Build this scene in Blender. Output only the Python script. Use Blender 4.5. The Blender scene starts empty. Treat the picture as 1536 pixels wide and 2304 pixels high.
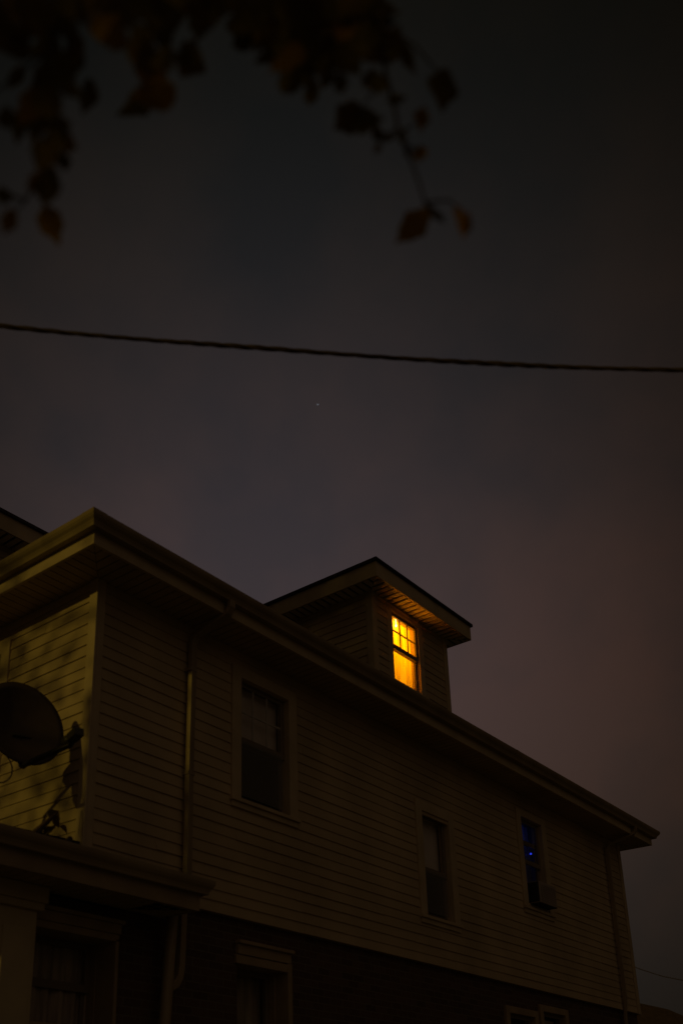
import bpy, math, random, json
from mathutils import Vector
R = math.radians
H0 = 3.75                      # height of the siding's lower edge above the ground
sc = bpy.context.scene
col = sc.collection
random.seed(11)

# ------------------------------------------------------------------ materials
def newmat(name):
    m = bpy.data.materials.new(name); m.use_nodes = True
    nt = m.node_tree; nt.nodes.clear()
    out = nt.nodes.new('ShaderNodeOutputMaterial')
    return m, nt, out

def surf(name, c, rough=.6, var=.12, scale=6.0, bump=.0, bscale=60., spec=.3, stretch=None, dirt=0.0, metallic=0.0):
    m, nt, out = newmat(name)
    b = nt.nodes.new('ShaderNodeBsdfPrincipled')
    tc = nt.nodes.new('ShaderNodeTexCoord')
    mp = nt.nodes.new('ShaderNodeMapping')
    if stretch: mp.inputs['Scale'].default_value = stretch
    nt.links.new(tc.outputs['Object'], mp.inputs['Vector'])
    n = nt.nodes.new('ShaderNodeTexNoise'); n.inputs['Scale'].default_value = scale; n.inputs['Detail'].default_value = 6
    nt.links.new(mp.outputs[0], n.inputs['Vector'])
    r = nt.nodes.new('ShaderNodeValToRGB')
    r.color_ramp.elements[0].position = .3; r.color_ramp.elements[1].position = .7
    r.color_ramp.elements[0].color = (*[x*(1-var-dirt) for x in c], 1)
    r.color_ramp.elements[1].color = (*[min(1, x*(1+var)) for x in c], 1)
    nt.links.new(n.outputs['Fac'], r.inputs['Fac'])
    nt.links.new(r.outputs['Color'], b.inputs['Base Color'])
    b.inputs['Roughness'].default_value = rough
    b.inputs['Metallic'].default_value = metallic
    b.inputs['Specular IOR Level'].default_value = spec
    if bump:
        n2 = nt.nodes.new('ShaderNodeTexNoise'); n2.inputs['Scale'].default_value = bscale; n2.inputs['Detail'].default_value = 4
        nt.links.new(mp.outputs[0], n2.inputs['Vector'])
        bp = nt.nodes.new('ShaderNodeBump'); bp.inputs['Strength'].default_value = bump; bp.inputs['Distance'].default_value = .01
        nt.links.new(n2.outputs['Fac'], bp.inputs['Height']); nt.links.new(bp.outputs[0], b.inputs['Normal'])
    nt.links.new(b.outputs[0], out.inputs[0])
    return m

def brickmat():
    m, nt, out = newmat('dark_brick')
    b = nt.nodes.new('ShaderNodeBsdfPrincipled'); tc = nt.nodes.new('ShaderNodeTexCoord')
    sx = nt.nodes.new('ShaderNodeSeparateXYZ'); cx = nt.nodes.new('ShaderNodeCombineXYZ')
    ad = nt.nodes.new('ShaderNodeMath'); ad.operation = 'ADD'
    nt.links.new(tc.outputs['Object'], sx.inputs[0])
    nt.links.new(sx.outputs[0], ad.inputs[0]); nt.links.new(sx.outputs[1], ad.inputs[1])
    nt.links.new(ad.outputs[0], cx.inputs[0]); nt.links.new(sx.outputs[2], cx.inputs[1])
    br = nt.nodes.new('ShaderNodeTexBrick')
    br.inputs['Scale'].default_value = 1.0
    br.inputs['Brick Width'].default_value = .21; br.inputs['Row Height'].default_value = .075
    br.inputs['Mortar Size'].default_value = .006; br.inputs['Mortar Smooth'].default_value = .3
    br.inputs['Color1'].default_value = (.13, .075, .045, 1); br.inputs['Color2'].default_value = (.08, .046, .028, 1)
    br.inputs['Mortar'].default_value = (.16, .125, .08, 1)
    nt.links.new(cx.outputs[0], br.inputs['Vector'])
    nt.links.new(br.outputs['Color'], b.inputs['Base Color'])
    bp = nt.nodes.new('ShaderNodeBump'); bp.inputs['Strength'].default_value = .6; bp.inputs['Distance'].default_value = .008; bp.invert = True
    nt.links.new(br.outputs['Fac'], bp.inputs['Height']); nt.links.new(bp.outputs[0], b.inputs['Normal'])
    b.inputs['Roughness'].default_value = .85
    nt.links.new(b.outputs[0], out.inputs[0]); return m

def shinglemat():
    m, nt, out = newmat('asphalt_shingle')
    b = nt.nodes.new('ShaderNodeBsdfPrincipled'); tc = nt.nodes.new('ShaderNodeTexCoord')
    br = nt.nodes.new('ShaderNodeTexBrick'); br.inputs['Scale'].default_value = 3.0
    br.inputs['Color1'].default_value = (.05, .045, .04, 1); br.inputs['Color2'].default_value = (.03, .028, .026, 1); br.inputs['Mortar'].default_value = (.012, .012, .012, 1)
    nt.links.new(tc.outputs['Object'], br.inputs['Vector']); nt.links.new(br.outputs['Color'], b.inputs['Base Color'])
    b.inputs['Roughness'].default_value = .95
    nt.links.new(b.outputs[0], out.inputs[0]); return m

def glassmat(name, tint=(1, 1, 1), refl=.9, ior=1.5):
    m, nt, out = newmat(name)
    t = nt.nodes.new('ShaderNodeBsdfTransparent'); t.inputs[0].default_value = (*tint, 1)
    g = nt.nodes.new('ShaderNodeBsdfGlossy'); g.inputs['Roughness'].default_value = .03; g.inputs[0].default_value = (refl, refl, refl, 1)
    lw = nt.nodes.new('ShaderNodeLayerWeight'); lw.inputs[0].default_value = .5
    pw_ = nt.nodes.new('ShaderNodeMath'); pw_.operation = 'POWER'; pw_.inputs[1].default_value = 5; nt.links.new(lw.outputs['Facing'], pw_.inputs[0])
    f = nt.nodes.new('ShaderNodeMath'); f.operation = 'MULTIPLY_ADD'; f.inputs[1].default_value = .9 if ior > 1.3 else .3; f.inputs[2].default_value = ((ior-1)/(ior+1))**2*1.8
    nt.links.new(pw_.outputs[0], f.inputs[0])
    mx = nt.nodes.new('ShaderNodeMixShader')
    nt.links.new(f.outputs[0], mx.inputs[0]); nt.links.new(t.outputs[0], mx.inputs[1]); nt.links.new(g.outputs[0], mx.inputs[2])
    nt.links.new(mx.outputs[0], out.inputs[0]); return m

def screenmat():
    m, nt, out = newmat('insect_mesh')
    t = nt.nodes.new('ShaderNodeBsdfTransparent'); d = nt.nodes.new('ShaderNodeBsdfDiffuse'); d.inputs[0].default_value = (.24, .225, .18, 1)
    mx = nt.nodes.new('ShaderNodeMixShader'); mx.inputs[0].default_value = .55
    nt.links.new(t.outputs[0], mx.inputs[1]); nt.links.new(d.outputs[0], mx.inputs[2]); nt.links.new(mx.outputs[0], out.inputs[0]); return m

def clothmat(name, c, through=.6, sheer=0.0, streak=0.0):
    m, nt, out = newmat(name)
    tc = nt.nodes.new('ShaderNodeTexCoord'); mp = nt.nodes.new('ShaderNodeMapping'); mp.inputs['Scale'].default_value = (9, 9, .8)
    n = nt.nodes.new('ShaderNodeTexNoise'); n.inputs['Scale'].default_value = 2.2; n.inputs['Detail'].default_value = 3
    nt.links.new(tc.outputs['Object'], mp.inputs[0]); nt.links.new(mp.outputs[0], n.inputs['Vector'])
    r = nt.nodes.new('ShaderNodeValToRGB'); r.color_ramp.elements[0].position = .35; r.color_ramp.elements[1].position = .62
    r.color_ramp.elements[0].color = (*[x*(1-streak) for x in c], 1); r.color_ramp.elements[1].color = (*c, 1)
    nt.links.new(n.outputs['Fac'], r.inputs[0])
    d = nt.nodes.new('ShaderNodeBsdfDiffuse'); t = nt.nodes.new('ShaderNodeBsdfTranslucent')
    nt.links.new(r.outputs[0], d.inputs[0]); nt.links.new(r.outputs[0], t.inputs[0])
    mx = nt.nodes.new('ShaderNodeMixShader'); mx.inputs[0].default_value = through
    nt.links.new(d.outputs[0], mx.inputs[1]); nt.links.new(t.outputs[0], mx.inputs[2])
    last = mx
    if sheer:
        tr = nt.nodes.new('ShaderNodeBsdfTransparent'); m2 = nt.nodes.new('ShaderNodeMixShader'); m2.inputs[0].default_value = sheer
        nt.links.new(mx.outputs[0], m2.inputs[1]); nt.links.new(tr.outputs[0], m2.inputs[2]); last = m2
    nt.links.new(last.outputs[0], out.inputs[0]); return m

def emit(name, c, s):
    m, nt, out = newmat(name)
    e = nt.nodes.new('ShaderNodeEmission'); e.inputs[0].default_value = (*c, 1); e.inputs[1].default_value = s
    nt.links.new(e.outputs[0], out.inputs[0]); return m

SID = (.56, .43, .245)
M = dict(
    siding=surf('tan_vinyl_siding', SID, .55, .14, 1.3, .15, 90, .3, (.9, .9, .8), .08),
    lowtrim=surf('shaded_trim', (.40, .30, .17), .55, .12, 3, .1, 80, .3, None, .08),  # tan trim darkened to stand for the shade on the ground floor
    trim=surf('tan_trim', (.60, .47, .28), .5, .10, 3, .1, 80, .35, None, .06),
    soffit=surf('tan_soffit', (.50, .375, .21), .6, .12, 2.5, 0, 60, .25, None, .05),
    gutter=surf('tan_gutter_metal', (.36, .275, .15), .42, .12, 2.2, .06, 30, .45, (1, 1, .4), .08),
    back=surf('dark_backing', (.05, .04, .03), .9, .1),
    sash=surf('dull_sash_vinyl', (.24, .19, .13), .5, .06, 5), litsoffit=surf('lit_dormer_soffit', (.88, .76, .55), .6, .05, 4), bar=surf('pale_muntin', (.55, .50, .44), .5, .05, 5),  # dormer soffit lightened to stand for stronger light from the window
    brick=brickmat(), shingle=shinglemat(),
    glass=glassmat('window_glass'), clear=glassmat('thin_clear_glass', ior=1.12), screen=screenmat(),
    blind=surf('pale_blind', (.74, .64, .54), .8, .06, 4),
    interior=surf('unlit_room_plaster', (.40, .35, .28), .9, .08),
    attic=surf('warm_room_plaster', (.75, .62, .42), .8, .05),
    sheer=clothmat('sheer_curtain', (.86, .80, .66), .65, .02, .35),
    lace=clothmat('grey_lace_curtain', (.66, .55, .40), .2, .0, .4),
    bluecloth=clothmat('pale_curtain', (.6, .6, .62), .65, .0, .6),
    acbody=surf('aged_white_metal', (.40, .33, .26), .45, .1, 5),
    acdark=surf('ac_dark_plastic', (.03, .03, .028), .7, .1),
    dish=surf('dark_brown_dish_paint', (.055, .038, .022), .5, .15, 8, 0, 60, .3),
    dishmetal=surf('weathered_bracket_metal', (.05, .045, .04), .5, .15, 12, metallic=.3),
    cable=surf('black_cable_jacket', (.085, .058, .04), .6, .2, 30),
    bark=surf('brown_bark', (.07, .045, .03), .9, .25, 14, .5, 40),
    roofedge=surf('dark_drip_edge', (.06, .05, .045), .7, .1),
    nwall=surf('brown_shingle_wall', (.16, .10, .07), .85, .12, 4),
    nroof=surf('brown_roof_shingle', (.055, .034, .025), .9, .2, 9, .3, 50),
    ground=surf('asphalt_and_gravel', (.10, .092, .08), .95, .25, 1.2, .3, 30),
    paint_column=surf('cream_column_paint', (.58, .47, .27), .5, .08, 4, .1, 40),
    bulb=emit('glowing_bulb', (1, .60, .10), 14.0),
    led=emit('blue_led', (.03, .06, 1.0), .9),
    star=emit('starlight', (.75, .85, 1.0), .24),
)
def leafmat(pale=False):
    m, nt, out = newmat('autumn_leaf')
    g = nt.nodes.new('ShaderNodeNewGeometry'); r = nt.nodes.new('ShaderNodeValToRGB')
    e = r.color_ramp.elements; e[0].color = (.19, .15, .045, 1); e[1].color = (.27, .17, .04, 1); e[1].position = 1.0
    if pale: e[0].color = (.40, .24, .045, 1); e[1].color = (.62, .32, .05, 1)
    q = e.new(.7); q.color = (.55, .33, .06, 1) if pale else (.20, .15, .042, 1)
    nt.links.new(g.outputs['Random Per Island'], r.inputs[0])
    tc = nt.nodes.new('ShaderNodeTexCoord'); n = nt.nodes.new('ShaderNodeTexNoise'); n.inputs['Scale'].default_value = 40
    nt.links.new(tc.outputs['Object'], n.inputs['Vector'])
    ml = nt.nodes.new('ShaderNodeMixRGB'); ml.blend_type = 'MULTIPLY'; ml.inputs[0].default_value = .5
    nt.links.new(r.outputs[0], ml.inputs[1]); nt.links.new(n.outputs['Fac'], ml.inputs[2])
    d = nt.nodes.new('ShaderNodeBsdfDiffuse'); t = nt.nodes.new('ShaderNodeBsdfTranslucent')
    nt.links.new(ml.outputs[0], d.inputs[0]); nt.links.new(ml.outputs[0], t.inputs[0])
    mx = nt.nodes.new('ShaderNodeMixShader'); mx.inputs[0].default_value = .5
    nt.links.new(d.outputs[0], mx.inputs[1]); nt.links.new(t.outputs[0], mx.inputs[2]); nt.links.new(mx.outputs[0], out.inputs[0]); return m
M['leaf'] = leafmat(); M['paleleaf'] = leafmat(True)

# ------------------------------------------------------------------ mesh building
def LW(u, d, z): return (u, -d, z)             # long side wall, outward = -y
def FR(u, d, z): return (-d, u, z)             # street front, outward = -x
class MB:
    def __init__(s, T=None): s.v = []; s.f = []; s.T = T or (lambda a, b, c: (a, b, c))
    def add(s, pts): i = len(s.v); s.v += [s.T(*p) for p in pts]; return i
    def quad(s, a, b, c, d): i = s.add([a, b, c, d]); s.f.append((i, i+1, i+2, i+3))
    def tri(s, a, b, c): i = s.add([a, b, c]); s.f.append((i, i+1, i+2))
    def box(s, u0, u1, d0, d1, z0, z1):
        i = s.add([(u0,d0,z0),(u1,d0,z0),(u1,d1,z0),(u0,d1,z0),(u0,d0,z1),(u1,d0,z1),(u1,d1,z1),(u0,d1,z1)])
        for q in ((0,1,2,3),(4,5,6,7),(0,1,5,4),(1,2,6,5),(2,3,7,6),(3,0,4,7)): s.f.append(tuple(i+k for k in q))
    def frame(s, u0, u1, d0, d1, z0, z1, l, r, b, t):
        s.box(u0, u0+l, d0, d1, z0, z1); s.box(u1-r, u1, d0, d1, z0, z1)
        s.box(u0+l, u1-r, d0, d1, z0, z0+b); s.box(u0+l, u1-r, d0, d1, z1-t, z1)
    def sweep(s, prof, path, closed=False, closeprof=False):
        """prof: (offset, z) list; path(k): list of xy for an outward offset k"""
        rows = [[(x, y, z) for x, y in path(k)] for k, z in prof]
        n = len(rows[0]); base = [s.add(r_) for r_ in rows]
        m = len(rows)
        for a in range(m if closeprof else m-1):
            b = (a+1) % m
            for j in range(n if closed else n-1):
                k = (j+1) % n
                s.f.append((base[a]+j, base[a]+k, base[b]+k, base[b]+j))
    def tube(s, pts, r, seg=8, cap=True, rect=None):
        pts = [Vector(p) for p in pts]; rs = r if isinstance(r, (list, tuple)) else [r]*len(pts)
        rings = []; up0 = None
        for k, p in enumerate(pts):
            if k == 0: t = pts[1]-pts[0]
            elif k == len(pts)-1: t = pts[-1]-pts[-2]
            else: t = (pts[k+1]-pts[k]).normalized()+(pts[k]-pts[k-1]).normalized()
            if t.length < 1e-9: t = Vector((0,0,1))
            t.normalize()
            if up0 is None:
                ref = Vector((1,0,0)) if abs(t.x) < .8 else Vector((0,1,0))
                a = (ref - t*ref.dot(t)).normalized()
            else:
                a = (up0 - t*up0.dot(t)); a = a.normalized() if a.length > 1e-6 else t.orthogonal().normalized()
            up0 = a; b = t.cross(a)
            if rect: ring = [p+a*(rect[0]*i)+b*(rect[1]*j) for i, j in ((-1,-1),(1,-1),(1,1),(-1,1))]
            else: ring = [p+(a*math.cos(q)+b*math.sin(q))*rs[k] for q in (2*math.pi*h/seg for h in range(seg))]
            rings.append(s.add([tuple(w) for w in ring]))
        n = 4 if rect else seg
        for a, b in zip(rings, rings[1:]):
            for j in range(n): s.f.append((a+j, a+(j+1) % n, b+(j+1) % n, b+j))
        if cap:
            s.f.append(tuple(rings[0]+j for j in range(n))); s.f.append(tuple(rings[-1]+j for j in range(n)))
    def ball(s, c, r, seg=12, rings=8, sx=1, sy=1, sz=1):
        rows = []
        for i in range(rings+1):
            th = math.pi*i/rings
            rows.append(s.add([(c[0]+sx*r*math.sin(th)*math.cos(2*math.pi*j/seg), c[1]+sy*r*math.sin(th)*math.sin(2*math.pi*j/seg), c[2]+sz*r*math.cos(th)) for j in range(seg)]))
        for a, b in zip(rows, rows[1:]):
            for j in range(seg): s.f.append((a+j, a+(j+1) % seg, b+(j+1) % seg, b+j))
    def build(s, name, mat, parent=None, smooth=False, z=H0, base=None, bevel=0):
        """points are given with z measured from the siding's lower edge (z=H0) or the ground (z=0)"""
        org = Vector((0, 0, 0)); p = parent
        while p is not None: org += p.location; p = p.parent
        loc = Vector(base) if base is not None else Vector((0, 0, 0))
        me = bpy.data.meshes.new(name)
        me.from_pydata([(v[0]-org.x-loc.x, v[1]-org.y-loc.y, v[2]+z-org.z-loc.z) for v in s.v], [], s.f)
        me.validate(); me.update()
        import bmesh
        bm = bmesh.new(); bm.from_mesh(me)
        bmesh.ops.recalc_face_normals(bm, faces=bm.faces); bm.to_mesh(me); bm.free()
        if smooth: me.polygons.foreach_set('use_smooth', [True]*len(me.polygons))
        o = bpy.data.objects.new(name, me); col.objects.link(o)
        if parent is not None: o.parent = parent
        o.location = loc
        me.materials.append(mat)
        if bevel:
            b = o.modifiers.new('edge', 'BEVEL'); b.width = bevel; b.segments = 2; b.limit_method = 'ANGLE'
        return o
def tag(o, label=None, cat=None, group=None, kind=None):
    if label: o['label'] = label
    if cat: o['category'] = cat
    if group: o['group'] = group
    if kind: o['kind'] = kind
    return o
def empty(name, loc):
    o = bpy.data.objects.new(name, None); col.objects.link(o); o.location = loc; o.empty_display_size = .3; return o

# ------------------------------------------------------------------ ground
g = MB(); g.quad((-400,-400,0),(400,-400,0),(400,400,0),(-400,400,0))
tag(g.build('ground', M['ground'], z=0), kind='structure')

# ------------------------------------------------------------------ the house
L, W = 11.94, 8.8
HS = 2.9                      # soffit above the siding's lower edge
OV, GW = .441, .126           # eave overhang, gutter depth
ZG, ZGB = 3.149, 3.023        # gutter lip and gutter bottom
EXP = .112
house = empty('house', (0, 0, 0))
tag(house, 'large tan clapboard house at night with one lit dormer window, filling the lower half', 'house')

srnd = random.Random(77)
def siding(mb, T, s0, s1, z0, z1, holes=(), exp=EXP, butt=.0145):
    mb.T = T
    z = z0
    while z < z1-.005:
        t = min(z+exp, z1)
        segs = [(s0, s1)]
        for (a, b, c, d) in holes:
            zc = (z+t)/2
            if c < zc < d:
                ns = []
                for (p, q) in segs:
                    if b <= p or a >= q: ns.append((p, q)); continue
                    if a > p: ns.append((p, a))
                    if b < q: ns.append((b, q))
                segs = ns
        cuts = []; x_ = s0+srnd.uniform(.3, 3.6)
        while x_ < s1: cuts.append(x_); x_ += srnd.choice((3.66, 3.66, 2.2))
        for (p, q) in segs:
            ps = [p]+[c_ for c_ in cuts if p+.25 < c_ < q-.25]+[q]
            for a_, b_ in zip(ps, ps[1:]):          # each length of siding hangs a little differently
                za, zb = (0, 0) if z == z0 else (srnd.uniform(-.004, .003), srnd.uniform(-.004, .003)); bt = butt+srnd.uniform(-.003, .003)
                e_ = .012 if b_ != q else 0
                mb.quad((a_, bt, z+za), (b_+e_, bt-.001, z+zb), (b_+e_, .002, min(t+.007, z1)), (a_, .002, min(t+.007, z1)))
                mb.quad((a_, -.012, z+za), (b_+e_, -.012, z+zb), (b_+e_, bt-.001, z+zb), (a_, bt, z+za))
                if a_ != p: mb.quad((a_, bt, z+za), (a_, bt-.006, z+za), (a_, -.002, t), (a_, .002, t))
        z = t

# window openings: glass extents measured on the wall
ST = .05
W1 = (2.047, 2.739, 1.29, 2.53); W2 = (5.51, 6.06, .657, 1.90); W3 = (8.29, 8.85, 1.24, 2.49)
FWIN = (.20, 1.02, 1.15, 2.62)      # window on the street front
def hole(w, m=.06): return (w[0]-m, w[1]+m, w[2]-m, w[3]+m)

up = MB()
siding(up, LW, .09, L-.09, 0, HS, [hole(W1), hole(W2), hole(W3)])
siding(up, lambda u, d, z: (-d, u, z), .09, W-.09, 0, HS, [hole((1.36, 2.2, 1.05, 2.6))])
siding(up, lambda u, d, z: (L+d, u, z), .09, W-.09, 0, HS)
siding(up, lambda u, d, z: (u, W+d, z), .09, L-.09, 0, HS)
up.build('clapboard_wall', M['siding'], house)

def corner(x, y, sx, sy, z0, z1, w=.085, t=.024):
    b = MB()
    b.box(min(x, x-sx*w), max(x, x-sx*w), min(y+sy*t, y-sy*.01), max(y+sy*t, y-sy*.01), z0, z1)
    b.box(min(x+sx*t, x-sx*.01), max(x+sx*t, x-sx*.01), min(y+sy*t, y-sy*w), max(y+sy*t, y-sy*w), z0, z1-.002)
    return b
for (x, y, sx, sy) in ((0,0,-1,-1), (L,0,1,-1), (0,W,-1,1), (L,W,1,1)):
    corner(x, y, sx, sy, -.01, HS-.003).build('corner_board', M['trim'], house, bevel=.004)

# brick ground floor, with deep window openings
FW1 = (2.03, 2.775, -2.05, -.34); FW2 = (7.40, 8.22, -1.9, -.385); FW3 = (8.42, 9.2, -1.9, -.27); PW = (-.46, .42, -1.19, -.455)
bw = MB(LW)
def wall_with_holes(mb, u0, u1, z0, z1, d, holes, depth):
    us = sorted({u0, u1, *[h[0] for h in holes], *[h[1] for h in holes]}); zs = sorted({z0, z1, *[h[2] for h in holes], *[h[3] for h in holes]})
    for a, b in zip(us, us[1:]):
        for c, e in zip(zs, zs[1:]):
            if any(h[0] <= a and b <= h[1] and h[2] <= c and e <= h[3] for h in holes): continue
            mb.quad((a, d, c), (b, d, c), (b, d, e), (a, d, e))
    for h in holes:
        a, b, c, e = h
        mb.quad((a, d, c), (a, d-depth, c), (a, d-depth, e), (a, d, e)); mb.quad((b, d, c), (b, d-depth, c), (b, d-depth, e), (b, d, e))
        mb.quad((a, d, c), (b, d, c), (b, d-depth, c), (a, d-depth, c)); mb.quad((a, d, e), (b, d, e), (b, d-depth, e), (a, d-depth, e))
wall_with_holes(bw, .504, L, -H0, -.003, -.05, [FW1, FW2, FW3], .22)
bw.T = lambda a, b, c: (a, b, c)
bw.quad((L-.05, .05, -H0), (L-.05, W-.05, -H0), (L-.05, W-.05, 0), (L-.05, .05, 0))
bw.quad((.05, W-.05, -H0), (L-.05, W-.05, -H0), (L-.05, W-.05, 0), (.05, W-.05, 0))
bw.build('brick_wall', M['brick'], house)
sk = MB(); sk.quad((.02, .016, -.001), (L-.02, .016, -.001), (L-.02, .06, -.001), (.02, .06, -.001)); sk.build('starter_strip', M['trim'], house)

# eaves all round: fascia, grooved soffit, gutter
ring = lambda k: [(-k, -k), (L+k, -k), (L+k, W+k), (-k, W+k)]
fa = MB(); fa.sweep([(OV-.03, HS-.004), (OV, HS-.004), (OV, ZG-.02), (OV-.03, ZG-.02)], ring, True, True); fa.build('fascia', M['trim'], house)
def soffit(mb, bk, T, s0, s1, k0, k1, z, pitch=.105, gap=.013, m0=True, m1=True):
    """strips across an eave; s runs along the wall, k outward; mitred ends"""
    mb.T = bk.T = T
    def lim(s):
        e = k0
        if m0 and s < s0: e = max(e, s0-s)
        if m1 and s > s1: e = max(e, s-s1)
        return min(e, k1)
    a = s0-(k1 if m0 else 0)+.004; end = s1+(k1 if m1 else 0)
    while a < end-.01:
        b = min(a+pitch-gap, end)
        mb.quad((a, lim(a)+.003, z), (b, lim(b)+.003, z), (b, k1-.001, z), (a, k1-.001, z))
        for q in (a, b): mb.quad((q, lim(q)+.003, z), (q, k1-.001, z), (q, k1-.001, z+.018), (q, lim(q)+.003, z+.018))
        a += pitch
    e0 = s0-(k1 if m0 else 0); e1 = s1+(k1 if m1 else 0)
    bk.quad((s0, k0, z+.019), (s1, k0, z+.019), (e1, k1, z+.019), (e0, k1, z+.019))
sf = MB(); sb = MB()
soffit(sf, sb, LW, 0, L, 0, OV-.03, HS)
soffit(sf, sb, FR, 0, W, 0, OV-.03, HS)
soffit(sf, sb, lambda u, d, z: (L+d, u, z), 0, W, 0, OV-.03, HS)
soffit(sf, sb, lambda u, d, z: (u, W+d, z), 0, L, 0, OV-.03, HS)
so = sf.build('soffit', M['soffit'], house); sb.build('groove_backing', M['back'], so)
def ogee(k0, w, zb, zt):
    h = zt-zb
    return [(k0+.001, zt-.006), (k0+.001, zb), (k0+w*.55, zb), (k0+w*.60, zb+h*.18), (k0+w*.70, zb+h*.36), (k0+w*.86, zb+h*.52),
            (k0+w*.97, zb+h*.70), (k0+w, zb+h*.86), (k0+w, zt), (k0+w-.012, zt), (k0+w-.012, zt-.012)]
gu = MB(); gu.sweep(ogee(OV, GW, ZGB, ZG), ring, True)
gut = gu.build('gutter', M['gutter'], house)
jb = MB(); pth = lambda k: [(.07, -k), (-k, -k), (-k, .07)]
jb.sweep([(k+.004, z-.002 if i < 3 else z) for i, (k, z) in enumerate(ogee(OV, GW, ZGB, ZG))], lambda k: [(-OV+.03, -k), (-k, -k), (-k, -OV+.03)])
jb.build('corner_joint', M['gutter'], gut)
for s_ in (3.4, 7.2):
    sj = MB(); sj.sweep([(k+.004, z-.002 if i < 3 else z) for i, (k, z) in enumerate(ogee(OV, GW, ZGB, ZG))], lambda k, s_=s_: [(s_, -k), (s_+.09, -k)])
    sj.build('joint_sleeve', M['gutter'], gut)

# hip roof
PITCH = .62; ze = ZG-.03; ke = OV+.04
rh = (W/2+ke)*PITCH
rf = MB()
A, B, C_, D = [(x, y, ze) for x, y in ring(ke)]
E_ = (W/2, W/2, ze+rh); F_ = (L-W/2, W/2, ze+rh)
rf.quad(A, B, F_, E_); rf.quad(D, C_, F_, E_); rf.tri(A, D, E_); rf.tri(B, C_, F_)
rf.build('roof', M['shingle'], house)

# downspouts
def downspout(name, pts, w=.038, d=.028):
    m = MB(); m.tube(pts, 1, rect=(w, d)); return m.build(name, M['gutter'], house, bevel=.006)
ds = downspout('downspout', [(1.30, -.505, 3.03), (1.30, -.505, 2.96), (1.295, -.47, 2.90), (1.225, -.10, 2.74), (1.215, -.066, 2.68), (1.20, -.066, 1.5),
                             (1.20, -.066, .2), (1.19, -.03, .0), (1.185, -.02, -.55), (1.17, -.02, -.66), (1.13, -.02, -.73), (1.00, -.02, -.80)])
for z in (2.35, 1.25):
    st = MB(); st.box(1.155, 1.245, -.098, -.015, z, z+.03); st.build('strap', M['gutter'], ds)
downspout('downspout', [(11.50, -.505, 3.03), (11.50, -.505, 2.96), (11.48, -.47, 2.90), (11.29, -.10, 2.74), (11.28, -.066, 2.68), (11.26, -.066, .2), (11.26, -.03, -.1), (11.26, -.02, -3.7)], w=.030, d=.022)
pp = MB(); pp.tube([(1.005, -.09, -.13), (.985, -.09, -.4), (.945, -.085, -1.1), (.90, -.08, -2.0), (.86, -.07, -3.7)], .052, 14)
pp.build('drainpipe', M['gutter'], house, smooth=True)

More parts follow.
